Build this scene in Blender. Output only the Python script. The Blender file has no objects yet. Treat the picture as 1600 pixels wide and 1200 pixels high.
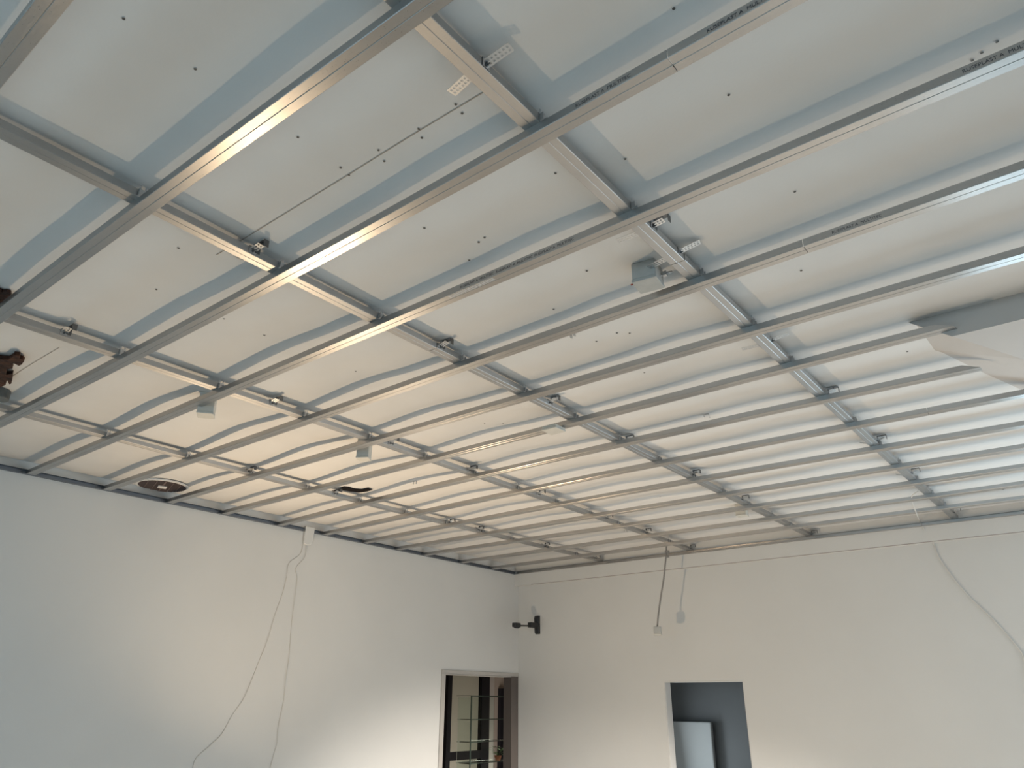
import bpy, bmesh, math, random
import numpy as np
from mathutils import Vector, Matrix
random.seed(7)
SC = bpy.context.scene
COL = SC.collection
# ------------------------------------------------------------------ camera
FPX = 1154.8786
YAW, PIT, ROL = math.radians(-38.51867), math.radians(23.20875), math.radians(0.33444)
CZ = 1.70                                    # eye height; heights below are given relative to it (h)
def cam_axes():
    cy, sy, cp, sp = math.cos(YAW), math.sin(YAW), math.cos(PIT), math.sin(PIT)
    f = Vector((sy*cp, cy*cp, sp)); r = Vector((cy, -sy, 0)); u = r.cross(f)
    cr, sr = math.cos(ROL), math.sin(ROL)
    return cr*r + sr*u, -sr*r + cr*u, f
AX = cam_axes()
cd = bpy.data.cameras.new('camera'); cam = bpy.data.objects.new('camera', cd); COL.objects.link(cam)
cd.sensor_fit = 'HORIZONTAL'; cd.sensor_width = 36.0; cd.lens = FPX/1600*36.0
cd.clip_start = .05; cd.clip_end = 200
m = Matrix((AX[0], AX[1], -AX[2])).transposed().to_4x4(); m.translation = Vector((0, 0, CZ))
cam.matrix_world = m
SC.camera = cam
# ------------------------------------------------------------------ world, lights, exposure
SC.view_settings.view_transform = 'Standard'; SC.view_settings.look = 'None'
SC.view_settings.exposure = 0.21; SC.view_settings.gamma = 1.0; SC.view_settings.use_curve_mapping = False
w = bpy.data.worlds.new('world'); SC.world = w; w.use_nodes = True
w.node_tree.nodes['Background'].inputs[0].default_value = (.55, .72, 1, 1)
w.node_tree.nodes['Background'].inputs[1].default_value = .5
def area(name, loc, direction, sx, sy, power, col, spread=180):
    l = bpy.data.lights.new(name, 'AREA'); l.shape = 'RECTANGLE'; l.size = sx; l.size_y = sy
    l.energy = power; l.color = col; l.spread = math.radians(spread)
    o = bpy.data.objects.new(name, l); COL.objects.link(o)
    o.location = loc; o.rotation_euler = Vector(direction).to_track_quat('-Z', 'Y').to_euler()
    return o
def point(name, loc, power, col, rad):
    l = bpy.data.lights.new(name, 'POINT'); l.energy = power; l.color = col; l.shadow_soft_size = rad
    o = bpy.data.objects.new(name, l); COL.objects.link(o); o.location = loc; return o
def disk(name, loc, direction, size, power, col, spread=180):
    o = area(name, loc, direction, size, size, power, col, spread); o.data.shape = 'DISK'; return o
def disk_spot(name, loc, direction, rad, power, col):
    l = bpy.data.lights.new(name, 'SPOT'); l.energy = power; l.color = col; l.shadow_soft_size = rad
    l.spot_size = math.radians(172); l.spot_blend = 1.0
    o = bpy.data.objects.new(name, l); COL.objects.link(o); o.location = loc
    o.rotation_euler = Vector(direction).to_track_quat('-Z', 'Y').to_euler(); return o
def beam(*a):
    o = disk_spot(*a); o.data.spot_size = math.radians(46); o.data.spot_blend = .6; return o
disk_spot('work_lamp', (-4.8, 3.0, CZ-1.15), (.60, .28, .75), .05, 208, (1, .74, .47))
area('rear_floor_fill', (-1.2, -3.1, 2.1), (0, .7, -1), 7.5, 1.2, 118, (.50, .80, 1))  # unseen rear fill, tilted down so the floor bounces it to the ceiling
area('window_daylight', (1.27, 7.25, 1.25), (0, -1, 0), 3.1, 1.4, 76, (.64, .87, 1))
area('side_fill', (2.95, 5.2, 1.15), (-1, 0, 0), 3.4, 1.9, 36, (1, .95, .9))  # fill added off to the right to brighten the walls
beam('floor_bounce_spot', (2.4, 4.6, 2.3), (-4.9, 1.0, -2.3), .15, 2300, (1, .90, .78))  # unseen spot added to bounce warm light off the floor
area('passage_daylight', (-4.40, 7.9, .9), (1, -.25, .1), .5, 1.4, 14, (.80, .92, 1))
area('next_room_light', (-7.0, 8.6, .12), (-.15, .1, 1), 1.2, 2.2, 38, (1, .90, .80))

# ------------------------------------------------------------------ helpers
def W(x, y, h): return Vector((x, y, h+CZ))
def ray(u, v): return AX[0]*((u-800)/FPX) - AX[1]*((v-600)/FPX) + AX[2]
def at_h(u, v, h): d = ray(u, v); p = d*(h/d.z); return Vector((p.x, p.y, h+CZ))
def at_x(u, v, x): d = ray(u, v); p = d*(x/d.x); return Vector((p.x, p.y, p.z+CZ))
def at_y(u, v, y): d = ray(u, v); p = d*(y/d.y); return Vector((p.x, p.y, p.z+CZ))
def tag(o, label=None, cat=None, group=None, kind=None):
    if label: o['label'] = label
    if cat: o['category'] = cat
    if group: o['group'] = group
    if kind: o['kind'] = kind
    return o
def link(name, me, parent=None, mats=()):
    for mm in mats: me.materials.append(mm)
    o = bpy.data.objects.new(name, me); COL.objects.link(o)
    if parent: o.parent = parent
    return o
def empty(name, loc, rz=0, **k):
    o = bpy.data.objects.new(name, None); COL.objects.link(o); o.empty_display_size = .05
    o.location = loc; o.rotation_euler = (0, 0, rz); tag(o, **k); return o
class MB:
    def __init__(s): s.v = []; s.f = []; s.mi = []
    def add(s, vs, fs, mi=0):
        n = len(s.v); s.v += [tuple(p) for p in vs]; s.f += [tuple(i+n for i in f) for f in fs]; s.mi += [mi]*len(fs)
    def box(s, a, b, mi=0, M=None):
        x0, y0, z0 = a; x1, y1, z1 = b
        vs = [Vector(p) for p in ((x0,y0,z0),(x1,y0,z0),(x1,y1,z0),(x0,y1,z0),(x0,y0,z1),(x1,y0,z1),(x1,y1,z1),(x0,y1,z1))]
        if M is not None: vs = [M @ p for p in vs]
        s.add(vs, [(0,3,2,1),(4,5,6,7),(0,1,5,4),(1,2,6,5),(2,3,7,6),(3,0,4,7)], mi)
    def tube(s, pts, r, n=8, mi=0):
        pts = [Vector(p) for p in pts]; rings = []
        prev = None
        for i, p in enumerate(pts):
            t = (pts[min(i+1, len(pts)-1)] - pts[max(i-1, 0)]).normalized()
            a = prev - t*prev.dot(t) if prev is not None else t.orthogonal()
            a.normalize(); prev = a; b = t.cross(a)
            rings.append([p + (a*math.cos(2*math.pi*k/n) + b*math.sin(2*math.pi*k/n))*r for k in range(n)])
        vs = [q for rg in rings for q in rg]; fs = []
        for i in range(len(pts)-1):
            for k in range(n):
                k2 = (k+1) % n; fs.append((i*n+k, i*n+k2, (i+1)*n+k2, (i+1)*n+k))
        fs.append(tuple(range(n-1, -1, -1))); fs.append(tuple((len(pts)-1)*n+k for k in range(n)))
        s.add(vs, fs, mi)
    def prism(s, poly, z0, z1, mi=0, M=None):
        n = len(poly); vs = [Vector((p[0], p[1], z0)) for p in poly] + [Vector((p[0], p[1], z1)) for p in poly]
        if M is not None: vs = [M @ p for p in vs]
        s.add(vs, [tuple(range(n-1, -1, -1)), tuple(range(n, 2*n))] + [(k, (k+1) % n, (k+1) % n+n, k+n) for k in range(n)], mi)
    def mesh(s, name, smooth=False):
        me = bpy.data.meshes.new(name); me.from_pydata(s.v, [], s.f)
        me.polygons.foreach_set('material_index', s.mi)
        if smooth: me.polygons.foreach_set('use_smooth', [True]*len(s.f))
        bm = bmesh.new(); bm.from_mesh(me); bmesh.ops.recalc_face_normals(bm, faces=bm.faces); bm.to_mesh(me); bm.free()
        me.update(); return me
    def build(s, name, mats, parent=None, smooth=False):
        if not isinstance(mats, (list, tuple)): mats = [mats]
        return link(name, s.mesh(name, smooth), parent, mats)
def bevel(o, wd=.002, seg=2):
    b = o.modifiers.new('bevel', 'BEVEL'); b.width = wd; b.segments = seg; b.limit_method = 'ANGLE'; return o
def smoothline(pts, n=6):
    pts = [Vector(p) for p in pts]; out = []
    for i in range(len(pts)-1):
        p0, p1, p2, p3 = pts[max(i-1,0)], pts[i], pts[i+1], pts[min(i+2,len(pts)-1)]
        for k in range(n):
            t = k/n
            out.append(.5*((2*p1)+(p2-p0)*t+(2*p0-5*p1+4*p2-p3)*t*t+(-p0+3*p1-3*p2+p3)*t**3))
    out.append(pts[-1]); return out

# ------------------------------------------------------------------ materials
def newmat(name):
    mt = bpy.data.materials.new(name); mt.use_nodes = True
    nt = mt.node_tree; return mt, nt, nt.nodes['Principled BSDF']
def plain(name, col, rough=.6, metal=0, spec=.5):
    mt, nt, b = newmat(name); b.inputs['Base Color'].default_value = (*col, 1)
    b.inputs['Roughness'].default_value = rough; b.inputs['Metallic'].default_value = metal
    b.inputs['Specular IOR Level'].default_value = spec; return mt
def painted(name, c1, c2, scale, rough=.6, bump=.02, bscale=300, detail=6, spec=.4):
    mt, nt, b = newmat(name); N = nt.nodes; L = nt.links
    tc = N.new('ShaderNodeTexCoord'); no = N.new('ShaderNodeTexNoise'); no.inputs['Scale'].default_value = scale
    no.inputs['Detail'].default_value = detail; L.new(tc.outputs['Object'], no.inputs['Vector'])
    cr = N.new('ShaderNodeValToRGB'); cr.color_ramp.elements[0].position = .3; cr.color_ramp.elements[1].position = .7
    cr.color_ramp.elements[0].color = (*c1, 1); cr.color_ramp.elements[1].color = (*c2, 1)
    L.new(no.outputs['Fac'], cr.inputs[0]); L.new(cr.outputs[0], b.inputs['Base Color'])
    n2 = N.new('ShaderNodeTexNoise'); n2.inputs['Scale'].default_value = bscale; L.new(tc.outputs['Object'], n2.inputs['Vector'])
    bp = N.new('ShaderNodeBump'); bp.inputs['Strength'].default_value = bump; bp.inputs['Distance'].default_value = .01
    L.new(n2.outputs['Fac'], bp.inputs['Height']); L.new(bp.outputs[0], b.inputs['Normal'])
    b.inputs['Roughness'].default_value = rough; b.inputs['Specular IOR Level'].default_value = spec
    return mt
def zinc(name, axis, base=(.60, .61, .62), rough=.34, aniso=.72):
    mt, nt, b = newmat(name); N = nt.nodes; L = nt.links
    g = N.new('ShaderNodeNewGeometry'); ax = N.new('ShaderNodeVectorTransform'); ax.vector_type = 'VECTOR'
    ax.convert_from = 'OBJECT'; ax.convert_to = 'WORLD'; ax.inputs[0].default_value = axis
    cr = N.new('ShaderNodeVectorMath'); cr.operation = 'CROSS_PRODUCT'
    L.new(ax.outputs[0], cr.inputs[0]); L.new(g.outputs['Normal'], cr.inputs[1])
    L.new(cr.outputs[0], b.inputs['Tangent'])
    tc = N.new('ShaderNodeTexCoord'); mp = N.new('ShaderNodeMapping')
    st = [260, 260, 260]; st[[abs(a) > .5 for a in axis].index(True)] = 14 if True in [abs(a) > .5 for a in axis] else 260
    mp.inputs['Scale'].default_value = st; L.new(tc.outputs['Object'], mp.inputs[0])
    no = N.new('ShaderNodeTexNoise'); no.inputs['Scale'].default_value = 1; no.inputs['Detail'].default_value = 3
    L.new(mp.outputs[0], no.inputs['Vector'])
    vo = N.new('ShaderNodeTexVoronoi'); vo.inputs['Scale'].default_value = 240; L.new(tc.outputs['Object'], vo.inputs['Vector'])
    big = N.new('ShaderNodeTexNoise'); big.inputs['Scale'].default_value = 3; L.new(tc.outputs['Object'], big.inputs['Vector'])
    ad = N.new('ShaderNodeMath'); ad.operation = 'MULTIPLY_ADD'; L.new(no.outputs['Fac'], ad.inputs[0]); ad.inputs[1].default_value = .12
    ad.inputs[2].default_value = rough-.11
    ad2 = N.new('ShaderNodeMath'); ad2.operation = 'MULTIPLY_ADD'; L.new(vo.outputs['Distance'], ad2.inputs[0]); ad2.inputs[1].default_value = .12
    L.new(ad.outputs[0], ad2.inputs[2]); L.new(ad2.outputs[0], b.inputs['Roughness'])
    mr = N.new('ShaderNodeValToRGB'); mr.color_ramp.elements[0].position = .3; mr.color_ramp.elements[1].position = .75
    mr.color_ramp.elements[0].color = (*[c*.86 for c in base], 1); mr.color_ramp.elements[1].color = (*base, 1)
    L.new(big.outputs['Fac'], mr.inputs[0]); L.new(mr.outputs[0], b.inputs['Base Color'])
    bp = N.new('ShaderNodeBump'); bp.inputs['Strength'].default_value = .05; bp.inputs['Distance'].default_value = .002
    L.new(no.outputs['Fac'], bp.inputs['Height']); L.new(bp.outputs[0], b.inputs['Normal'])
    b.inputs['Metallic'].default_value = 1; b.inputs['Anisotropic'].default_value = aniso
    return mt
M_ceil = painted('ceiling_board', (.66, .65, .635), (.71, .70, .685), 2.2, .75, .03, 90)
M_wall = painted('wall_paint', (.60, .60, .59), (.63, .63, .62), 1.3, .6, .04, 120)
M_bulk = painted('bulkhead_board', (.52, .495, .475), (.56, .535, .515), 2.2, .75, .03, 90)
M_stain = painted('board_stain', (.60, .56, .50), (.66, .63, .59), 9, .8)
M_seam = plain('seam', (.38, .33, .28), .9)
M_shadow_line = plain('shadow_line_grey', (.36, .33, .31), .8)
M_dot = plain('screw_dot', (.08, .075, .07), .6)
M_dark = plain('dark_void', (.012, .010, .010), .95, spec=.1)
M_zx = zinc('galvanised_along_x', (1, 0, 0), (.50, .49, .48), .32); M_zy = zinc('galvanised_along_y', (0, 1, 0), (.46, .455, .45), .46, .5)
M_zt = plain('track_steel', (.20, .22, .25), .5, .8)
M_zs = plain('galvanised_small', (.55, .56, .57), .38, 1)
M_zd = plain('dull_steel', (.16, .165, .17), .45, 1)
M_ink = plain('printed_ink', (.03, .035, .05), .6)
M_beige = painted('box_plastic', (.56, .54, .49), (.6, .58, .53), 20, .5)
M_greyp = painted('grey_plastic', (.40, .40, .385), (.46, .46, .44), 20, .5)
M_black = plain('black_plastic', (.012, .013, .016), .4)
M_cable = plain('cable_white', (.62, .60, .57), .5)
M_cgrey = plain('cable_grey', (.22, .21, .20), .5)
M_red = plain('red_wire', (.35, .05, .03), .5)
M_brown = painted('torn_board', (.012, .007, .006), (.07, .028, .014), 30, .95, .5, 60)
M_grille = plain('grille_brown', (.13, .095, .09), .6)
M_pipe = plain('pipe_dark_grey', (.10, .11, .11), .5)
M_white = plain('white_enamel', (.75, .75, .74), .4)
M_floor = painted('floor_tile', (.58, .55, .51), (.66, .63, .59), 3, .35, .01)
M_trim = painted('door_trim', (.40, .385, .365), (.45, .43, .41), 6, .55)
M_frame = plain('dark_frame', (.010, .010, .014), .5, 0, .25)
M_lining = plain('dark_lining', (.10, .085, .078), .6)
M_light_patch = plain('light_patch_grey', (.38, .385, .375), .7)
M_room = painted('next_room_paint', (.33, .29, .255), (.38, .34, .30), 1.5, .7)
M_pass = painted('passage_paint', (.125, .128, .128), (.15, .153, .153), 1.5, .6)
M_leaf = painted('leaf', (.05, .13, .03), (.10, .22, .05), 30, .5)
M_pot = plain('terracotta', (.35, .13, .06), .7)
mt, nt, b = newmat('glass_pane'); b.inputs['Base Color'].default_value = (.86, .95, .90, 1); b.inputs['Transmission Weight'].default_value = 1
b.inputs['Roughness'].default_value = .01; b.inputs['IOR'].default_value = 1.15; M_glass = mt
mt, nt, b = newmat('glass_edge'); b.inputs['Base Color'].default_value = (.07, .10, .085, 1); b.inputs['Roughness'].default_value = .2; M_gedge = mt

# ------------------------------------------------------------------ dimensions (h = height above the eye)
HF = 1.420           # underside of the furring channels
HC = 1.447           # underside of the carrying channels
XL, YH, YB, XR, YR = -5.709, 7.25, 7.32, 3.0, -3.3
HT = 1.62            # top of the shell
def hceil(x, y):
    xs = [-5.8, -5.1, -4.5, -3.95, -3.4, -2.8, -2.4, -2.0, -1.6, -1.3, -.9, 0, 3.1]
    zs = [1.500, 1.516, 1.496, 1.519, 1.496, 1.515, 1.498, 1.487, 1.489, 1.497, 1.486, 1.492, 1.492]
    i = 0
    while i < len(xs)-2 and x > xs[i+1]: i += 1
    t = min(max((x-xs[i])/(xs[i+1]-xs[i]), 0), 1); t = t*t*(3-2*t)
    z = zs[i]+(zs[i+1]-zs[i])*t
    k = min(max((y-.6)/1.6, .3), 1)
    z = 1.507+(z-1.498)*k
    return z + .0015*math.sin(y*5.1+x*1.3) + .0042*min(max(y-2.2, 0), 5)

# ------------------------------------------------------------------ shell
def struct(name, mb, mats, parent=None, smooth=False):
    o = mb.build(name, mats, parent, smooth)
    if parent is None: o['kind'] = 'structure'
    return o
F = -CZ
mb = MB(); mb.box(W(-8.3, YR-.2, F-.1), W(XR+.2, 12.7, F)); struct('floor', mb, M_floor)
# undulating old ceiling, one mesh: boards, seams, stains, screw dots
mb = MB(); nx, ny = 150, 175
gx = [XL-.02+(XR-XL+.04)*i/nx for i in range(nx+1)]; gy = [YR+(YH+.0-YR)*j/ny for j in range(ny+1)]
vs = [W(x, y, hceil(x, y)) for y in gy for x in gx]
mb.add(vs, [(j*(nx+1)+i, j*(nx+1)+i+1, (j+1)*(nx+1)+i+1, (j+1)*(nx+1)+i) for j in range(ny) for i in range(nx)])
ce = mb.build('ceiling', [M_ceil], None, True); ce['kind'] = 'structure'
mb = MB()
def strip(x0, x1, y, wd, mi, dz):
    n = max(2, int(abs(x1-x0)/.06)); 
    for k in range(n):
        a = x0+(x1-x0)*k/n; c = x0+(x1-x0)*(k+1)/n
        mb.add([W(a, y-wd, hceil(a, y)-dz), W(c, y-wd, hceil(c, y)-dz), W(c, y+wd, hceil(c, y)-dz), W(a, y+wd, hceil(a, y)-dz)], [(0, 1, 2, 3)], mi)
ys = at_h(560, 268, 1.49).y
strip(-2.3, -1.0, ys, .0016, 1, .0016)
yt = at_h(40, 580, 1.49).y; strip(-4.6, -3.6, yt, .0015, 1, .0016)
def dot(p, r, mi=2):
    h = hceil(p.x, p.y)-.0022
    mb.add([W(p.x+r*math.cos(a), p.y+r*math.sin(a), h) for a in [k*math.pi/4 for k in range(8)]], [tuple(range(8))], mi)
for u, v in [(192,33),(304,112),(465,218),(712,166),(722,180),(654,205),(659,219),(591,238),(600,255),(532,265),(545,276),
             (1053,16),(1139,151),(868,273),(977,250),(1242,300),(1520,97),(1559,68),(1535,85),(733,408),(663,358),(748,381),(757,374),
             (349,504),(243,458),(917,427),(865,484),(932,534),(964,522),(984,523),(1007,584),(1252,423),(1418,551),(555,588),(1032,783),
             (278,392),(412,530),(786,668),(757,669),(1045,556)]:
    dot(at_h(u, v, 1.495), .0042 if v < 320 else .0048)
struct('screw_dots', mb, [M_stain, M_seam, M_dot], ce)
# walls
mb = MB()
d0, d1 = 6.075, YB; dt = .262                 # doorway in the left wall, up against the back corner
mb.box(W(XL-.12, YR, F), W(XL, d0, HT)); mb.box(W(XL-.12, d0, dt), W(XL, YB+.12, HT)); struct('wall_left', mb, M_wall)
n0, n1, nt_ = -3.825, -2.99, .193             # opening in the back wall
wx0, wx1, wz0, wz1 = -.3, 2.85, F+.5, .3     # window further right
mb = MB()
mb.box(W(XL, YB, F), W(n0, YB+.12, HT)); mb.box(W(n0, YB, nt_), W(n1, YB+.12, HT)); mb.box(W(n1, YB, F), W(wx0, YB+.12, HT))
mb.box(W(wx0, YB, wz1), W(wx1, YB+.12, HT)); mb.box(W(wx0, YB, F), W(wx1, YB+.12, wz0)); mb.box(W(wx1, YB, F), W(XR, YB+.12, HT))
struct('wall_back', mb, M_wall)
mb = MB(); mb.box(W(XL, YH, 1.283), W(XR, YB, HT)); struct('trim_1', mb, M_wall)
mb = MB(); mb.box(W(XR, YR, F), W(XR+.12, YB+.12, HT)); struct('wall_right', mb, M_wall)
mb = MB(); mb.box(W(XL-.12, YR-.12, F), W(XR+.12, YR, HT)); struct('wall_front', mb, M_wall)
mb = MB()
for a, c in (((wx0, wz0), (wx1, wz0+.05)), ((wx0, wz1-.05), (wx1, wz1)), ((wx0, wz0), (wx0+.05, wz1)), ((wx1-.05, wz0), (wx1, wz1)), ((1.58, wz0), (1.62, wz1))):
    mb.box(W(a[0], YB+.03, a[1]), W(c[0], YB+.08, c[1]))
struct('window_1', mb, M_frame)
mb = MB()
for a, c in (((3.45, .1-CZ), (6.95, .2-CZ)), ((3.45, .40), (6.95, .48)), ((3.42, .1-CZ), (3.5, .48)), ((6.9, .1-CZ), (6.98, .48)), ((5.18, .2-CZ), (5.22, .4))):
    mb.box(W(XR-.06, a[0], a[1]), W(XR-.001, c[0], c[1]))
struct('side_fill_frame', mb, M_frame)  # unseen frame added around the side fill light
mb = MB(); mb.box(W(XL+.25, YH-.0006, 1.2795), W(XR, YH+.004, 1.2855)); mb.build('band_shadow_line', M_shadow_line, bpy.data.objects['trim_1'])  # shadow line under the header band, painted as a thin grey-brown strip
# bulkhead with splayed faces at the right
A = W(-.435, 3.26, 1.515); A2 = W(2.98, 3.26, 1.515); B = W(-.275, 3.26, 1.392); B2 = W(2.98, 3.26, 1.392)
D = W(-.07, 3.70, 1.392); G = W(.22, 4.32, 1.392); G2 = W(2.98, 4.32, 1.392); E_ = W(-.42, 3.62, 1.515); F_ = W(-.13, 4.50, 1.515); F2 = W(2.98, 4.50, 1.515)
mb = MB(); mb.add([A, A2, B, B2, D, G, G2, E_, F_, F2], [(0, 1, 3, 2), (2, 3, 6, 5, 4), (0, 2, 4, 7), (7, 4, 5, 8), (8, 5, 6, 9), (0, 7, 8, 9, 1), (1, 9, 6, 3)])
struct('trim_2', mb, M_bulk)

# ------------------------------------------------------------------ rooms behind the two openings
mb = MB()
mb.box(W(-8.2, 4.2, F), W(-8.1, 12.6, 1.0)); mb.box(W(-8.1, 12.5, F), W(XL-.12, 12.6, 1.0)); mb.box(W(-8.1, 4.2, F), W(XL-.12, 4.3, 1.0))
mb.box(W(-8.2, 4.2, 1.0), W(XL-.12, 12.6, 1.1)); mb.box(W(XL-.12, YB+.12, F), W(XL-.02, 12.5, 1.0))
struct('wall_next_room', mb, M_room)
mb = MB()
mb.box(W(-5.5, 8.62, F), W(-2.3, 8.72, .7)); mb.box(W(-2.4, YB+.12, F), W(-2.3, 8.62, .7)); mb.box(W(-5.6, YB+.12, F), W(-5.5, 8.72, .7))
mb.box(W(-5.6, YB+.12, .7), W(-2.3, 8.72, .8))
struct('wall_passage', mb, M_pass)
# left doorway: trim, dark leaf frame, glass
door = empty('door_1', W(XL, 6.7, F), kind='structure')
P = door.location
def L_(x, y, h): return W(x, y, h)-P
mb = MB(); mb.box(L_(XL+.0005, d0-.055, F), L_(XL+.014, d0, dt-.0005)); mb.box(L_(XL+.0005, d0-.055, dt), L_(XL+.014, YB-.003, dt+.035)); mb.box(L_(XL-.119, d0+.0005, F), L_(XL, d0+.012, dt-.001)); mb.box(L_(XL-.119, d0+.013, dt-.012), L_(XL, YB-.125, dt-.001)); bevel(mb.build('door_trim', M_trim, door), .003)
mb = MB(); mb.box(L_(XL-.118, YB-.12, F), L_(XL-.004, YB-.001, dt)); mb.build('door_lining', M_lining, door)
XQ = -6.9
qy = [at_x(u, 1120, XQ).y for u in (696, 702.5, 749.5, 762, 770)]
part = empty('glass_partition', W(XQ, qy[2], F), label='black framed glass partition with a middle rail in the room beyond the doorway', cat='partition')
P = part.location; hr = at_x(722, 1174, XQ).z-CZ; hr2 = at_x(722, 1187, XQ).z-CZ; hq = .95
mb = MB(); mb.box(L_(XQ-.03, qy[0], F), L_(XQ+.03, qy[1], hq)); mb.build('left_stile', M_frame, part)
mb = MB(); mb.box(L_(XQ-.028, qy[1], hr2), L_(XQ+.028, qy[2], hr)); mb.build('middle_rail', M_frame, part)
mb = MB(); mb.box(L_(XQ-.03, qy[2], F), L_(XQ+.03, qy[3], hq)); mb.build('right_stile', M_frame, part)
mb = MB(); mb.box(L_(XQ-.02, qy[3]+.001, F), L_(XQ+.02, qy[4], hq)); mb.build('post', M_trim, part)
mb = MB(); mb.box(L_(XQ-.003, qy[1]+.001, F+.02), L_(XQ+.003, qy[2]-.001, hr2-.001)); mb.box(L_(XQ-.003, qy[1]+.001, hr+.001), L_(XQ+.003, qy[2]-.001, hq-.01)); mb.build('glass_pane', M_glass, part)
# passage opening
op = empty('door_2', W((n0+n1)/2, YB, F), kind='structure'); P = op.location
mb = MB(); mb.box(L_(n0, YB+.004, nt_-.012), L_(n1, YB+.118, nt_-.001)); mb.box(L_(n1-.008, YB+.004, F), L_(n1-.001, YB+.118, nt_-.012)); mb.box(L_(n0+.001, YB+.004, F), L_(n0+.008, YB+.118, nt_-.012))
mb.build('door_lining', M_wall, op)

q0 = at_y(1035, 1128, 8.5); q1 = at_y(1110, 1128, 8.5)
mb = MB(); mb.box(W(q0.x-.3, 8.5, F), W(q1.x, 8.56, q1.z-CZ)); o = mb.build('light_patch_box', M_light_patch); bevel(o, .015, 3)  # added box, its paler grey paints a patch of light in the passage
tag(o, 'pale grey box added for the light patch in the dark back wall passage', 'panel')
# glass display shelf in the next room
XS = -6.35
sy0 = at_x(725, 1090, XS).y; sy1 = at_x(784, 1090, XS).y; sym = at_x(768, 1090, XS).y
htop = at_x(755, 1087, XS).z-CZ
sh = empty('glass_shelf', W(XS, (sy0+sy1)/2, F), label='glass display shelf with dark edges seen through the doorway beside the back corner', cat='shelf')
P = sh.location
mb = MB()
for yy in (sy0, sy1-.012): mb.box(L_(XS+.108, yy, F), L_(XS+.12, yy+.012, htop))
mb.box(L_(XS+.108, sy0, htop-.014), L_(XS+.12, sy1, htop)); mb.box(L_(XS-.12, sy0, htop-.005), L_(XS+.108, sy0+.01, htop)); mb.box(L_(XS-.12, sy1-.01, htop-.005), L_(XS+.108, sy1, htop))
mb.build('shelf_frame', M_gedge, sh)
shelf_h = []
for v in (1123.5, 1157.5, 1190):
    h = at_x(755, v, XS).z-CZ; shelf_h.append(h)
    mb = MB(); mb.box(L_(XS-.105, sy0+.014, h-.006), L_(XS+.105, sy1-.014, h+.004)); mb.build('glass_board', M_gedge if False else M_glass, sh)
    mb = MB(); mb.box(L_(XS+.1055, sy0+.013, h-.006), L_(XS+.11, sy1-.013, h+.004)); mb.build('board_edge', M_gedge, sh)
mb = MB(); mb.box(L_(XS-.108, sy0+.02, F+.05), L_(XS-.104, sy1-.02, htop-.02)); mb.build('back_glass', M_glass, sh)
# dark upright panel on the far wall of that room
XP = -8.10
py0, py1 = at_x(782, 1120, XP+.06).y, at_x(794, 1120, XP+.06).y; hp = at_x(788, 1076, XP+.06).z-CZ
mb = MB(); mb.box(W(XP+.002, py0, F), W(XP+.06, py1, hp)); o = mb.build('wall_panel', M_frame); bevel(o, .004)
tag(o, 'tall dark upright panel against the wall of the room beyond the doorway', 'panel')
# potted plant on the lowest visible board
py_ = at_x(778, 1185, XS).y
pl = empty('potted_plant', W(XS, py_, shelf_h[2]+.0045), label='small green leafy plant in a reddish pot on the glass shelf', cat='plant')
mb = MB(); ring = lambda r, z: [(r*math.cos(a*math.pi/6), r*math.sin(a*math.pi/6), z) for a in range(12)]
rr = ring(.03, 0)+ring(.045, .05)+ring(.04, .05)+ring(.038, .04)
mb.add(rr, [tuple(range(11, -1, -1))]+[(k*12+i, k*12+(i+1) % 12, (k+1)*12+(i+1) % 12, (k+1)*12+i) for k in range(3) for i in range(12)]+[tuple(range(36, 48))])
mb.build('pot', M_pot, pl)
mb = MB()
for k in range(26):
    a = random.random()*6.28; r = .02+.07*random.random(); z = .06+.09*random.random(); c = Vector((r*math.cos(a)*.7, r*math.sin(a), z))
    d = Vector((math.cos(a), math.sin(a), random.uniform(-.3, .6))).normalized(); s_ = d.cross(Vector((0, 0, 1))).normalized()*.013; n_ = d.cross(s_).normalized()*.003
    mb.add([c, c+d*.025+s_, c+d*.055, c+d*.025-s_, c+d*.025+n_], [(0, 1, 4), (1, 2, 4), (2, 3, 4), (3, 0, 4), (0, 3, 2, 1)])
    mb.tube([(0, 0, .04), c*.6+Vector((0, 0, .02)), c], .0012, 4)
mb.build('foliage', M_leaf, pl)

# ------------------------------------------------------------------ channels
FUR = {
'z':[(116,0),(0,140)], 'a':[(640,50),(400,221),(282,300),(187,372),(0,507)],
'b':[(1200,37),(907,195),(846,229),(800,253),(712,300),(575,380),(400,466),(270,532),(175,585),(80,635),(0,667)],
'c':[(1600,101),(1200,270),(1127,300),(1010,346),(800,437),(617,512),(400,599),(185,690),(47,746)],
'd':[(1545,300),(1200,416),(800,555),(495,660),(193.5,760)], 'e':[(1600,407),(1200,519),(925,600),(800,635),(600,692),(400,746),(295.5,781.5)],
'f':[(1312,560),(1200,590),(910,667),(800,693),(687,720),(515,760),(400,792),(385.5,800)],
'g':[(1536,582),(1295,625),(1200,649),(980,700),(800,738),(600,782),(468,816.5)],
'h':[(1600,622),(1337,670),(1200,696),(1037,730),(800,775),(660,804),(539,831.5)],
'i':[(1600,670),(1375,704),(1200,735),(1095,754),(890,792),(800,805),(720,820),(601,845)],
'j':[(1600,705),(1405,732),(1200,767),(1135,777),(950,807),(800,831)], 'k':[(1600,735),(1437,756),(1200,792),(982,825),(800,849)],
'l':[(1600,762),(1462,777),(1200,813),(1012,842)], 'm':[(1600,782),(1477,797),(1200,832),(1070,850),(995,860)]}
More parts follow.
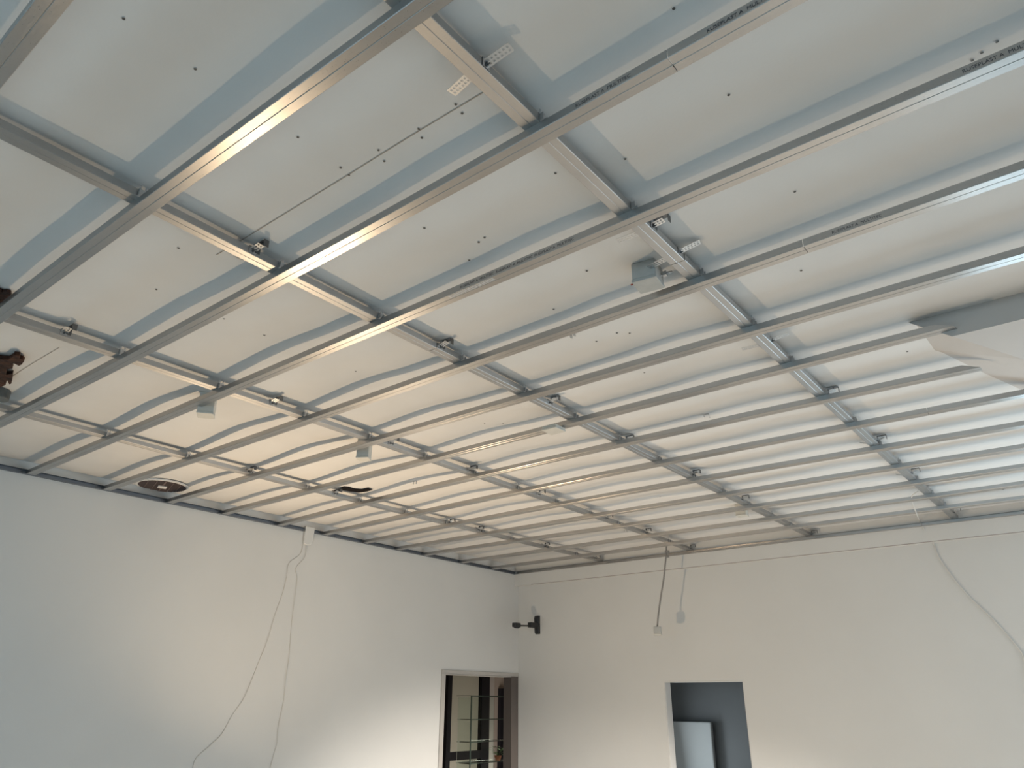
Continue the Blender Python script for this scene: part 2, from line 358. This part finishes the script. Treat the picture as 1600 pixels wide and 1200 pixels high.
CAR = {
'1':[(650,41.5),(810.5,193),(847,229),(922,300),(962,340),(990,365),(1071,439),(1090,455),(1155,515),(1200,553),(1237,585),(1275,622),(1322,664),(1360,697),(1392,727),(1420,752),(1445,775),(1467,795)],
'2':[(240,330),(400,420),(447,441),(572,504),(605,517),(710,570),(732,580),(800,615),(825,627),(892,657),(907,667),(962,695),(1020,722),(1077,749),(1121,772),(1162,791.6),(1199,809),(1231,825)],
'3':[(11.7,505),(160,555),(205,567),(327,610),(400,631),(457,652),(486,660),(567,689),(597,695),(657,719),(737,745),(753,749.5),(804,767),(860,787),(911,804),(959,822.5),(1006,836),(1042,849)],
'4':[(40,654),(153,684),(280,715),(390,744),(412,747),(477,766),(556,787),(627,805),(710,824),(745,833),(912,872)]}
PW, PH, T = .055, .027, .0009
def polyfit(pts, ax, h):
    q = [at_h(u, v, h) for u, v in pts]; t = np.array([p[ax] for p in q]); s = np.array([p[1-ax] for p in q])
    c = np.polyfit(t, s, 2 if len(pts) > 4 else 1); lo, hi = t.min(), t.max(); dc = np.polyder(c)
    def f(x):
        if x < lo: return float(np.polyval(c, lo)+np.polyval(dc, lo)*(x-lo)*.5)
        if x > hi: return float(np.polyval(c, hi)+np.polyval(dc, hi)*(x-hi)*.5)
        return float(np.polyval(c, x))
    return f
fy = {k: polyfit(v, 0, HF) for k, v in FUR.items()}
cx = {k: polyfit(v, 1, HC) for k, v in CAR.items()}
def section(wd=PW, hh=PH, lip=.006):
    c = .0016; g = .0016; hw = wd/2
    out = [(0, hh), (0, c), (-c, 0), (-hw+g, 0), (-hw, g*.9), (-hw-g, 0), (-wd+c, 0), (-wd, c), (-wd, hh)]
    top = [(-wd+lip, hh), (-wd+lip, hh-T), (-wd+T, hh-T)]
    inn = [(-wd+T, c+T*.4), (-wd+c+T*.4, T), (-hw-g, T), (-hw, g*.9+T), (-hw+g, T), (-c-T*.4, T), (-T, c+T*.4), (-T, hh-T), (-lip, hh-T), (-lip, hh)]
    return out+top+inn
def sweep(name, along, f, t0, t1, h, mat, parent=None, sec=None, sign=1, step=.25, endcut=(0, 0)):
    """along 'x': lateral runs to -y from f(x); along 'y': lateral runs to +x from f(y)."""
    sec = sec or section(); n = max(2, int((t1-t0)/step)+1); vs = []; ns = len(sec)
    O = Vector((t0, f(t0), h+CZ)) if along == 'x' else Vector((f(t0), t0, h+CZ))
    for k in range(n):
        for (a, hh) in sec:
            t = t0+(t1-t0)*k/(n-1)
            if k == n-1: t += endcut[0]*hh + endcut[1]*(-a)
            p = Vector((t, f(t)+a, h+hh+CZ)) if along == 'x' else Vector((f(t)-a, t, h+hh+CZ))
            vs.append(p-O)
    fs = [(k*ns+i, k*ns+(i+1) % ns, (k+1)*ns+(i+1) % ns, (k+1)*ns+i) for k in range(n-1) for i in range(ns)]
    fs += [tuple(range(ns)), tuple((n-1)*ns+i for i in range(ns-1, -1, -1))]
    m_ = MB(); m_.add(vs, fs); o = m_.build(name, mat, parent); o.location = O; return o
ORD = ['first', 'second', 'third', 'fourth', 'fifth', 'sixth', 'seventh', 'eighth', 'ninth', 'tenth', 'eleventh', 'twelfth', 'thirteenth', 'last']
fk = list(FUR)
XE = 2.95
CUTS = {'b': at_h(1048, 97, HF).x, 'd': at_h(1256, 386, HF).x, 'h': at_h(1452, 648, HF).x}
EXTRA = {'c': 'with a knurled patch and printed side', 'f': 'cut off at the boxed bulkhead', 'g': 'cut off at the bulkhead slope', 'z': 'crossing the top left corner of the view'}
def channel_piece(k, x0, x1, label, cut=(0, 0)):
    o = sweep('furring_channel', 'x', fy[k], x0, x1, HF, M_zx, endcut=cut)
    tag(o, label, 'channel', 'furring channels under the ceiling'); return o
fur_obj = {}
for i, k in enumerate(fk):
    ordn = ORD[i]
    x1 = XE; cut = (0, 0)
    if k == 'f': x1 = -.245; cut = (-2.6, -.25)
    if k == 'g': x1 = -.235; cut = (-2.6, -.05)
    base = '%s galvanised furring channel counted from the top left towards the back wall' % ordn
    if k in CUTS:
        xc = CUTS[k]
        fur_obj[k] = channel_piece(k, XL+.004, xc-.0012, 'left length of the %s galvanised furring channel from the top left, up to its joint' % ordn)
        channel_piece(k, xc+.0012, x1, 'right length of the %s galvanised furring channel from the top left, beyond its joint' % ordn)
    else:
        if k in EXTRA: base = '%s galvanised furring channel from the top left, %s' % (ordn, EXTRA[k])
        fur_obj[k] = channel_piece(k, XL+.004, x1, base, cut)
CN = {'1': 'rightmost carrier', '2': 'second carrier from the right', '3': 'third carrier from the right', '4': 'leftmost carrier'}
cuts_c = {'1': at_h(1060, 410, HC).y, '2': at_h(672, 548, HC).y}
for k in CAR:
    y0, y1 = -.9, YH-.02
    if k in cuts_c:
        yc = cuts_c[k]
        a = sweep('carrying_channel', 'y', cx[k], y0, yc-.0018, HC, M_zy); c = sweep('carrying_channel', 'y', lambda y, kk=k: cx[kk](y)+.0015, yc+.0018, y1, HC+.0004, M_zy)
        tag(a, 'near length of the galvanised %s' % CN[k], 'channel', 'carrying channels above the furring'); tag(c, 'far length of the galvanised %s, running to the back wall' % CN[k], 'channel', 'carrying channels above the furring')
    else:
        a = sweep('carrying_channel', 'y', cx[k], y0, y1, HC, M_zy)
        tag(a, 'galvanised %s, one straight length to the back wall' % CN[k], 'channel', 'carrying channels above the furring')
# short stray rail by the back wall
p0 = at_h(1272, 823, HC); p1 = at_h(1200, 822, HC)
# perimeter tracks
def track(name, pts, label, mat):
    m_ = MB(); m_.box(*pts[0]); o = m_.build(name, mat); return o
gapy0, gapy1 = at_x(477, 833, XL+.03).y, at_x(492, 837, XL+.03).y
def utrack_y(y0, y1, label):
    s = [(0, 0), (.030, 0), (.030, T), (T, T), (T, .029), (.030, .029), (.030, .0299), (0, .0299)]
    m_ = MB(); O = W(XL+.001, y0, HF-.0012)
    vs = [Vector((a, t, hh)) for t in (0, y1-y0) for a, hh in s]
    m_.add(vs, [(i, (i+1) % 8, (i+1) % 8+8, i+8) for i in range(8)]+[tuple(range(8)), tuple(range(15, 7, -1))])
    o = m_.build('wall_track', M_zt); o.location = O
    yy = y0+.25
    while yy < y1-.1:
        mm = MB(); mm.box((T, yy-y0-.004, .010), (.0035, yy-y0+.004, .018)); yy += .5
        mm.build('fixing_screw', M_zd, o)
    return tag(o, label, 'track', 'perimeter tracks on the walls')
utrack_y(-1.0, gapy0, 'grey steel perimeter track on the left wall, left of the plaster patch')
utrack_y(gapy1, YH-.004, 'grey steel perimeter track on the left wall, between plaster patch and corner')
s = [(0, 0), (-.030, 0), (-.030, T), (-T, T), (-T, .029), (-.030, .029), (-.030, .0299), (0, .0299)]
m_ = MB(); vs = [Vector((t, a, hh)) for t in (0, XE-XL-.035) for a, hh in s]
m_.add(vs, [(i, (i+1) % 8, (i+1) % 8+8, i+8) for i in range(8)]+[tuple(range(8)), tuple(range(15, 7, -1))])
o = m_.build('wall_track', M_zx); o.location = W(XL+.033, YH-.001, HF-.0012)
tag(o, 'grey steel perimeter track along the top of the back wall', 'track', 'perimeter tracks on the walls')
# plaster patch where the wires leave the wall
pyc = (gapy0+gapy1)/2
mb = MB(); O = W(XL+.0005, pyc, 1.36); hw = (gapy1-gapy0)/2-.003
poly = [(-hw, -.05), (-hw*.3, -.062), (hw*.5, -.055), (hw*.95, -.03), (hw, .11), (-hw, .11), (-hw*1.0, .03)]
mb.prism([(p[0], p[1]) for p in poly], 0, .026, M=Matrix(((0, 0, 1, 0), (1, 0, 0, 0), (0, 1, 0, 0), (0, 0, 0, 1))))
o = mb.build('plaster_patch', M_wall); o.location = O; bevel(o, .008, 3)
tag(o, 'rough white plaster patch interrupting the track above the two hanging wires', 'patch')

# printed lettering on channel sides
def lettering(k, x0, txt, size, xend=None):
    cu = bpy.data.curves.new('printed_lettering', 'FONT'); cu.body = txt; cu.size = size; cu.extrude = 0.0001
    tmp = bpy.data.objects.new('tmp_text', cu); COL.objects.link(tmp)
    bpy.context.view_layer.update()
    dg = bpy.context.evaluated_depsgraph_get(); me = bpy.data.meshes.new_from_object(tmp.evaluated_get(dg))
    bpy.data.objects.remove(tmp); me.materials.clear()
    par = fur_obj[k]
    for v in me.vertices:
        X = x0+v.co.x; v.co = Vector((X, fy[k](X)-PW-.0004-v.co.z, HF+CZ+.0075+v.co.y)) - par.location
    o = link('printed_lettering', me, par, [M_ink]); return o
def xat(k, u, v): return at_y(u, v, fy[k](-1)-PW).x
lettering('b', xat('b', 900, 161), 'RUSEPLAST A  MULTITEC', .0150)
fur_b_right = [o for o in COL.objects if o.name.startswith('furring_channel') and 'beyond' in o.get('label', '') and 'third' in o['label']][0]
sv = fur_obj['b']; fur_obj['b'] = fur_b_right; lettering('b', xat('b', 1106, 46), 'RUSEPLAST A  MULTITEC', .0150); fur_obj['b'] = sv
lettering('c', xat('c', 718, 452), 'RUSEPLAST A  MULTITEC  RUSEPLAST A  MULTITEC  RUSEPLAST A  MULTITEC', .0150)
lettering('c', xat('c', 1503, 112), 'RUSEPLAST A  MULTITEC', .0150)
fur_d_right = [o for o in COL.objects if o.name.startswith('furring_channel') and 'beyond' in o.get('label', '') and 'fifth' in o['label']][0]
sv = fur_obj['d']; fur_obj['d'] = fur_d_right; lettering('d', xat('d', 1300, 362), 'RUSEPLAST A  MULTITEC', .0140); fur_obj['d'] = sv
# knurled ticks on the underside of the fourth channel
x0, x1 = at_h(712, 470, HF).x, at_h(775, 437, HF).x
mb = MB(); n = 22; par = fur_obj['c']
for i in range(n):
    x = x0+(x1-x0)*i/n; y = fy['c'](x)
    q = [Vector((x+dx_, y+dy_, HF+CZ+dz_)) - par.location for dx_, dy_, dz_ in ((-.002, -.05, .0002), (.003, -.05, -.0014), (.005, -.05, .0002), (-.002+.003, -.031, .0002), (.006, -.031, -.0014), (.008, -.031, .0002))]
    mb.add(q, [(0, 1, 4, 3), (1, 2, 5, 4), (0, 2, 1), (3, 4, 5)])
mb.build('knurled_ticks', M_zs, par)

# ------------------------------------------------------------------ hangers (steel strap brackets) and cross clips
def strap_mesh(nl, nw=5, cell=.0058, hole=True):
    m_ = MB()
    for i in range(nl):
        for j in range(nw):
            if hole and i % 2 == 1 and j % 2 == 1 and i < nl-1: continue
            a = (i*cell, (j-nw/2)*cell, -.0005); c = ((i+1)*cell, (j+1-nw/2)*cell, .0005); m_.box(a, c)
    return m_
def body_mesh():
    m_ = MB(); w2 = .0145   # U over the carrier, origin at the carrier's underside centre
    hw = PW/2+.0014
    m_.box((-hw-.001, -w2, .004), (-hw, w2, .0305)); m_.box((hw, -w2, .004), (hw+.001, w2, .0305)); m_.box((-hw-.001, -w2, .0305), (hw+.001, w2, .0315))
    m_.box((-.004, -.004, .0315), (.004, .004, .045))
    return m_
m_ = MB(); m_.box((.0, -.010, .012), (.0012, .010, .047)); m_.box((0, -.010, .0465), (.052, .010, .048)); m_.box((.0508, -.010, .020), (.052, .010, .047)); m_.box((.024, -.004, .044), (.030, .004, .0465))
me_arch = m_.mesh('ceiling_strap'); me_arch.materials.append(M_zd)
me_arm = strap_mesh(13).mesh('strap_arm'); me_arm.materials.append(M_zs)
me_arms = strap_mesh(7).mesh('strap_arm'); me_arms.materials.append(M_zs)
me_body = body_mesh().mesh('hanger_body'); me_body.materials.append(M_zs)
m_ = MB(); m_.tube([(0, 0, 0), (.004, 0, 0)], .0045, 8); m_.tube([(.004, 0, 0), (.011, 0, 0)], .0022, 6); me_screw = m_.mesh('fixing_screw'); me_screw.materials.append(M_zd)
def kid(name, me, par, loc, rot):
    o = bpy.data.objects.new(name, me); COL.objects.link(o); o.parent = par; o.location = loc; o.rotation_euler = rot; return o
def hanger(ck, u, v, ra=0.0, la=0.0, long_r=True, long_l=False, right=True, left=True, place='', rz=0.0, lz=0.0):
    p = at_h(u, v, HC+.02); y = p.y; x = cx[ck](y)+PW/2
    root = empty('strap_hanger', (x, y, HC+CZ), label='perforated steel strap hanger ' + place, cat='bracket', group='strap hangers holding the carriers')
    kid('hanger_body', me_body, root, (0, 0, 0), (0, 0, 0))
    hw = PW/2+.002
    if right: kid('strap_arm', me_arm if long_r else me_arms, root, (hw, 0, .018), (0, -ra, rz))
    if left: kid('strap_arm', me_arm if long_l else me_arms, root, (-hw, 0, .010), (0, -la, math.pi+lz))
    if not long_r: kid('ceiling_strap', me_arch, root, (hw, .018, 0), (0, 0, 0))
    kid('fixing_screw', me_screw, root, (hw+.001, 0, .013), (0, 0, 0))
H = [('1',770,92,.20,.05,1,1,'beside the perforated arm at the very top',.10,-.2),
 ('1',1023,350,.10,-.05,0,1,'just past the fourth channel, grey flat arm',0,.1),
 ('1',1068,390,.30,.0,1,1,'at the carrier joint, arm bright and perforated',.25,-.2),
 ('1',1208,530,.20,-.05,1,1,'on the bulkhead carrier past the sixth channel',.2,.2),
 ('1',1303,612,.9,1.2,0,0,'on the bulkhead carrier by the seventh channel',0,0),
 ('1',1372,687,1.0,.9,0,0,'bent up in a triangle below the ninth channel',0,0),
 ('1',1424,738,1.3,1.2,0,0,'below the tenth channel on the bulkhead carrier',0,0),
 ('1',1484,800,1.2,1.2,0,0,'at the back wall end of the bulkhead carrier',0,0),
 ('2',400,387,.9,1.4,0,0,'on the middle carrier left of the third channel',.2,0),
 ('2',690,540,.8,1.4,0,0,'at the joint of the middle carrier',0,0),
 ('2',860,627,1.1,1.3,0,0,'on the middle carrier past the sixth channel',0,0),
 ('2',978,687,1.2,1.2,0,0,'on the middle carrier by the eighth channel',.2,0),
 ('2',1096,738,1.3,1.3,0,0,'dark bent, on the middle carrier by the tenth channel',0,0),
 ('2',1168,778,1.4,1.2,0,0,'on the middle carrier by the eleventh channel',0,0),
 ('2',1264,834,1.2,1.2,0,0,'at the back wall end of the middle carrier',0,0),
 ('3',103,517,1.0,1.4,0,0,'round ended, at the far left of the third carrier',0,0),
 ('3',427,628,1.0,1.3,0,0,'on the third carrier near the left hanging box',0,0),
 ('3',607,692,1.2,1.3,0,0,'on the third carrier right of the middle hanging box',0,0),
 ('3',741,732,1.2,.9,0,0,'dark blue, on the third carrier past the seventh channel',0,0),
 ('3',857,768,1.2,1.2,0,0,'arched, on the third carrier past the eighth channel',0,0),
 ('3',952,808,1.0,1.3,0,0,'on the third carrier past the tenth channel',.3,0),
 ('3',1017,829,1.3,1.3,0,0,'on the third carrier before the twelfth channel',0,0),
 ('3',1080,855,1.2,1.2,0,0,'at the back wall end of the third carrier',0,0),
 ('4',392,734,.7,1.3,0,0,'catching bright light on the leftmost carrier',0,0),
 ('4',524,770,1.2,1.2,0,0,'under the dark hole on the leftmost carrier',0,0),
 ('4',705,815,1.2,1.2,0,0,'on the leftmost carrier with a pinkish tint',0,0),
 ('4',752,826,1.2,1.2,0,0,'greenish, on the leftmost carrier beyond the pinkish one',0,0),
 ('4',852,852,1.2,1.2,0,0,'second from the back wall on the leftmost carrier',0,0),
 ('4',925,872,1.2,1.2,0,0,'at the back wall end of the leftmost carrier',0,0)]
hy = {}
for ck, u, v, ra, la, lr, ll, pl_, rz, lz in H:
    la = min(la, .9); 
    if not ll: la = -.0 if la > 1.35 else la*.35
    hanger(ck, u, v, min(ra, .28), min(la, .3), bool(lr), bool(ll), True, bool(ll) or ck in '12' and random.random() < .4, pl_, rz, lz)
    hy.setdefault(ck, []).append(at_h(u, v, HC+.02).y)
m_ = MB()
m_.box((.0, -.016, 0), (.0011, .016, .030)); m_.box((0, -.016, .029), (-.012, .016, .030)); m_.box((0, -.014, .030), (.001, -.008, .043)); m_.box((0, .004, .030), (.001, .010, .041)); m_.box((0, -.016, .0), (.014, -.015, .024)); m_.box((0, .006, .0), (.012, .007, .022))
me_clip = m_.mesh('cross_clip'); me_clip.materials.append(M_zs)
first = True
for i, k in enumerate(fk):
    if k == 'z': continue
    for ck in CAR:
        yc = fy[k](cx[ck](fy[k](-2)))-PW/2; xc = cx[ck](yc)+PW+.0008
        if ck == '4' and k in 'ab': continue
        o = bpy.data.objects.new('cross_clip', me_clip); COL.objects.link(o); o.location = (xc, yc-.018, HC+CZ+.0005); o.rotation_euler = (0, 0, 0)
        tag(o, 'small steel clip, %s at %s furring channel' % (CN[ck], ORD[i]), 'clip', 'cross clips joining carriers and furring')

# ------------------------------------------------------------------ boxes, cables and bits
def jbox(name, u, v, hbot, size, height, rz, mat, label, lid=True, wires=None, knob=True):
    p = at_h(u, v, hbot); top = hceil(p.x, p.y)-hbot if height is None else height
    r = empty(name, (p.x, p.y, hbot+CZ), rz, label=label, cat='box', group='junction boxes hanging from the old ceiling')
    s_ = size/2; m_ = MB(); m_.box((-s_, -s_, .012), (s_, s_, top)); bevel(m_.build('box_body', mat, r), .004)
    m_ = MB(); m_.box((-s_-.002, -s_-.002, 0), (s_+.002, s_+.002, .0118)); bevel(m_.build('box_lid', mat, r), .003)
    return r
b1 = jbox('junction_box', 1013, 446, 1.418, .092, None, .15, M_greyp, 'square grey junction box with a loose lid between fourth and fifth channels')
m_ = MB(); m_.tube([(-.04, .0, .03), (-.055, .004, .028), (-.066, -.002, .02)], .0035, 6); m_.build('wire_stub', M_red, b1)
m_ = MB(); m_.tube([(.043, .02, .04), (.06, .03, .05), (.075, .02, .045), (.085, .03, .05)], .004, 6); m_.box((.05, .018, .038), (.066, .034, .054)); m_.build('cable_clamp', M_zs, b1)
jbox('junction_box', 321, 650, 1.385, .082, None, .95, M_beige, 'beige cube junction box below the fourth channel, left side')
b3 = jbox('junction_box', 568, 718, 1.385, .078, None, .6, M_beige, 'beige cube junction box hanging below the sixth channel, middle')
jbox('junction_box', 865, 674, 1.394, .095, .0242, 0, M_beige, 'flat beige box cover fixed under a furring channel near the ceiling centre')
jbox('junction_box', 1160, 807, 1.425, .085, None, .1, M_beige, 'small beige junction box near the twelfth channel towards the right')
# pendant box on a stiff cable by the back wall
pt = at_y(1042, 856, 6.98); pb = at_y(1027, 979, 6.98)
r = empty('hanging_socket_box', pb-Vector((0, 0, .085)), .3, label='grey box dangling on a dark cable in front of the back wall', cat='box')
m_ = MB(); m_.box((-.036, -.03, .016), (.036, .03, .085)); bevel(m_.build('box_body', M_greyp, r), .006)
m_ = MB(); m_.box((-.038, -.032, 0), (.038, .032, .0155)); bevel(m_.build('box_lid', M_beige, r), .004)
pt.z = hceil(pt.x, pt.y)+CZ-.001
mid = [at_y(u, v, 6.98) for u, v in ((1041, 865), (1039, 886), (1037, 905), (1033, 930), (1029, 958))]
RR = Matrix.Rotation(-.3, 3, 'Z')
m_ = MB(); m_.tube([RR @ (p-r.location) for p in smoothline([pt]+mid+[pb])], .0085, 8); m_.build('cable', M_cgrey, r)
m_ = MB(); 
for hh, wd in ((.0, .02), (-.05, .017)): m_.box((-wd, -wd, hh-.02), (wd, wd, hh), M=Matrix.Translation(RR @ (mid[0]-r.location)+Vector((0.01, 0, .03))))
m_.build('cable_gland', M_cgrey, r)
# wires down the left wall
def wall_wire(pts, label, x=XL+.006, rad=.0026):
    q = smoothline([at_x(u, v, x+.004*math.sin(i*2.1)) for i, (u, v) in enumerate(pts)], 5); O = q[0].copy()
    m_ = MB(); m_.tube([p-O for p in q], rad, 8); o = m_.build('hanging_wire', M_cable, None, True); o.location = O
    return tag(o, label, 'wire', 'loose wires hanging on the walls')
wa = [(200+x/3, 800+y/3) for x, y in [(826,118),(822,150),(805,200),(755,240),(745,300),(725,380),(690,480),(655,600),(610,710),(575,800),(540,880),(490,950),(440,1040),(380,1100),(315,1160),(303,1240),(300,1300)]]
wb = [(200+x/3, 800+y/3) for x, y in [(836,140),(830,210),(785,265),(793,310),(780,420),(765,540),(755,680),(740,780),(730,880),(705,1005),(700,1080),(685,1130),(668,1200),(650,1300)]]
wall_wire(wa, 'thin white wire on the left wall swinging out to the left')
wall_wire(wb, 'thin white wire on the left wall hanging straighter, right of its neighbour')
q = [(1250+x/2.729, 760+y/2.729) for x, y in [(525,175),(570,245),(590,300),(630,360),(715,465),(830,575),(930,690),(955,740),(985,900),(1000,1100)]]
top = [at_h(1434, 768, 1.46), at_h(1425, 775, 1.44), at_y(1425, 784, 6.35), at_y(1431, 800, 6.6), at_y(1436, 812, YH-.05)]
qq = smoothline(top+[at_y(u, v, (YH-.012) if i == 0 else YB-.012) for i, (u, v) in enumerate(q)], 5); O = qq[0].copy()
m_ = MB(); m_.tube([p-O for p in qq], .0042, 8); o = m_.build('hanging_wire', M_cable, None, True); o.location = O
tag(o, 'thin white wire from the grid down the back wall, at right', 'wire', 'loose wires hanging on the walls')
# black wall bracket
YK = YB; pk = at_y(841, 977, YK)
r = empty('wall_bracket', pk, label='black swivel wall bracket on the back wall near the corner', cat='bracket')
m_ = MB(); m_.prism([(-.10, 0), (-.10, -.02), (-.085, -.035), (.08, -.045), (.105, -.03), (.105, 0)], -.03, .03, M=Matrix(((0, 0, 1, 0), (0, 1, 0, 0), (1, 0, 0, 0), (0, 0, 0, 1))))
o = m_.build('mount_plate', M_black, r); bevel(o, .006)
m_ = MB(); m_.box((-.028, -.17, -.035), (.028, -.04, .022)); bevel(m_.build('swivel_block', M_black, r), .006)
m_ = MB(); m_.box((-.014, -.40, -.016), (.014, -.165, .0), M=Matrix.Rotation(.06, 4, 'X')); bevel(m_.build('arm', M_black, r), .003)
m_ = MB(); m_.box((-.03, -.46, -.052), (.03, -.37, -.004)); m_.box((-.02, -.44, -.062), (.02, -.38, -.05)); bevel(m_.build('clamp_head', M_black, r), .006)
# round grille
pc = at_h(253, 763, 1.488); e1 = at_h(212.5, 758, 1.488); e2 = at_h(293, 769, 1.488); R_ = (e2-e1).length/2*.93
r = empty('ceiling_vent', (pc.x, pc.y, hceil(pc.x, pc.y)+CZ-.016), math.atan2(e2.y-e1.y, e2.x-e1.x), label='round brown louvred ceiling vent with a white centre near the left wall', cat='vent')
m_ = MB()
def annulus(m_, r0, r1, z0, z1, n=40, mi=0):
    vs = []; 
    for k in range(n):
        c, s_ = math.cos(2*math.pi*k/n), math.sin(2*math.pi*k/n); vs += [(r0*c, r0*s_, z0), (r1*c, r1*s_, z0), (r1*c, r1*s_, z1), (r0*c, r0*s_, z1)]
    fs = []
    for k in range(n):
        a = k*4; b_ = ((k+1) % n)*4
        for j in range(4): fs.append((a+j, a+(j+1) % 4, b_+(j+1) % 4, b_+j))
    m_.add(vs, fs, mi)
annulus(m_, R_*1.0, R_*1.10, .004, .015); m_.build('rim', M_white, r)
m_ = MB(); annulus(m_, .0001, R_, .011, .013); m_.build('vent_back', M_dark, r); m_ = MB()
for k in range(-9, 10):
    yv = k*R_/9.6; hl = math.sqrt(max(R_*R_-yv*yv, 0))
    if hl > .02: m_.box((-hl, -.0045, -.0012), (hl, .0045, .0012), M=Matrix.Translation((0, yv, .004)) @ Matrix.Rotation(.5, 4, 'X'))
m_.box((-.006, -R_, .0), (.006, R_, .006)); [m_.box((k*R_/3-.002, -math.sqrt(R_*R_-(k*R_/3)**2), .002), (k*R_/3+.002, math.sqrt(R_*R_-(k*R_/3)**2), .005)) for k in (-2, -1, 1, 2)]; m_.build('louvres', M_grille, r)
m_ = MB(); m_.box((-.032, -.032, -.007), (.032, .032, .002)); bevel(m_.build('centre_cap', M_white, r), .003)
# dark torn hole near the leftmost carrier
pts = [at_h(u, v, 1.497) for u, v in [(519,770),(530,765.5),(537,762),(545,763),(552,765.5),(565,767),(575,765),(582,767.5),(572,770),(560,771.5),(548,770),(536,768),(528,771)]]
cpt = sum(pts, Vector())/len(pts); m_ = MB(); m_.prism([((p.x-cpt.x), (p.y-cpt.y)) for p in pts], -.006, -.003)
o = m_.build('torn_hole', M_dark); o.location = (cpt.x, cpt.y, hceil(cpt.x, cpt.y)+CZ)
tag(o, 'small ragged black hole torn in the old ceiling above the leftmost carrier', 'hole')
# torn brown board remains at the left edge, and the grey pipe end beneath
def fragment(px, dz0, dz1, label, h=1.49):
    pts = [at_h(u, v, h) for u, v in px]; c = sum(pts, Vector())/len(pts); hc = min(hceil(p.x, p.y) for p in pts)
    m_ = MB(); m_.prism([(p.x-c.x, p.y-c.y) for p in pts], dz0, dz1); o = m_.build('torn_board', M_brown); o.location = (c.x, c.y, hc+CZ)
    return tag(o, label, 'debris', 'torn brown board at the left edge')
fragment([(-30,440),(0,455),(3,457),(10,456),(16,458),(17,464),(13,470),(10,478),(6,480),(0,486),(-30,500)], -.016, -.002, 'upper dark brown torn board fragment showing above the second channel, left edge')
fragment([(-40,556),(0,559),(6,560),(14,560),(20,556),(22,553),(31,554),(31,559),(36,560),(38,563),(34,568),(30,570),(22,566),(18,570),(20,574),(11,575),(10,584),(18,583),(20,582),(18,598),(15,599),(12,593),(6,596),(9,600),(0,604),(-40,620)], -.022, -.002, 'larger jagged brown torn board fragment sticking into view at the left edge')
pa = at_h(-2, 622, 1.45); m_ = MB(); m_.tube([(0, 0, -.055), (0, 0, -.05), (0, 0, 0.0)], .052, 20)
o = m_.build('pipe_stub', M_pipe, None, False); o.location = (at_h(-5, 626, 1.445).x, at_h(-5, 626, 1.445).y, hceil(pa.x, pa.y)+CZ+.0005); bevel(o, .012, 3)
tag(o, 'dark grey round pipe stub in the ceiling at the left edge, below the torn board', 'pipe')
# small ceiling clips and strap ends
m_ = MB(); m_.box((-.012, -.006, -.0015), (.012, .006, 0)); m_.box((-.012, -.006, -.022), (-.0105, .006, 0)); m_.box((.0105, -.006, -.022), (.012, .006, 0)); m_.box((.0105, -.006, -.022), (.018, .006, -.0205)); m_.box((-.02, -.006, -.010), (-.0105, .006, -.0085))
me_hook = m_.mesh('ceiling_clip'); me_hook.materials.append(M_zs)
for u, v, lab in [(895,524,'below the fifth channel in the ceiling centre'), (1105,652,'between eighth and ninth channels, right of centre'), (648,762,'left of centre, below the eighth channel'), (978,835,'small and dark, near the back of the ceiling centre'), (1223,834,'dark, in the strip before the back wall'), (405,690,'near the seventh channel at left')]:
    p = at_h(u, v, 1.485); o = bpy.data.objects.new('ceiling_clip', me_hook); COL.objects.link(o)
    o.location = (p.x, p.y, hceil(p.x, p.y)+CZ-.0005); o.rotation_euler = (0, 0, random.uniform(-.4, .4)); tag(o, 'bent steel clip on old ceiling, ' + lab, 'clip', 'small bent clips on the old ceiling')
p = at_h(1568, 768, 1.48); m_ = MB(); m_.box((-.013, -.0006, -.10), (.013, .0006, 0), M=Matrix.Rotation(-.35, 4, 'Y') @ Matrix.Rotation(-1.1, 4, 'X'))
o = m_.build('strap_end', M_zs); o.location = (p.x, p.y, hceil(p.x, p.y)+CZ); tag(o, 'short loose steel strap end hanging before the back wall at far right', 'strap')
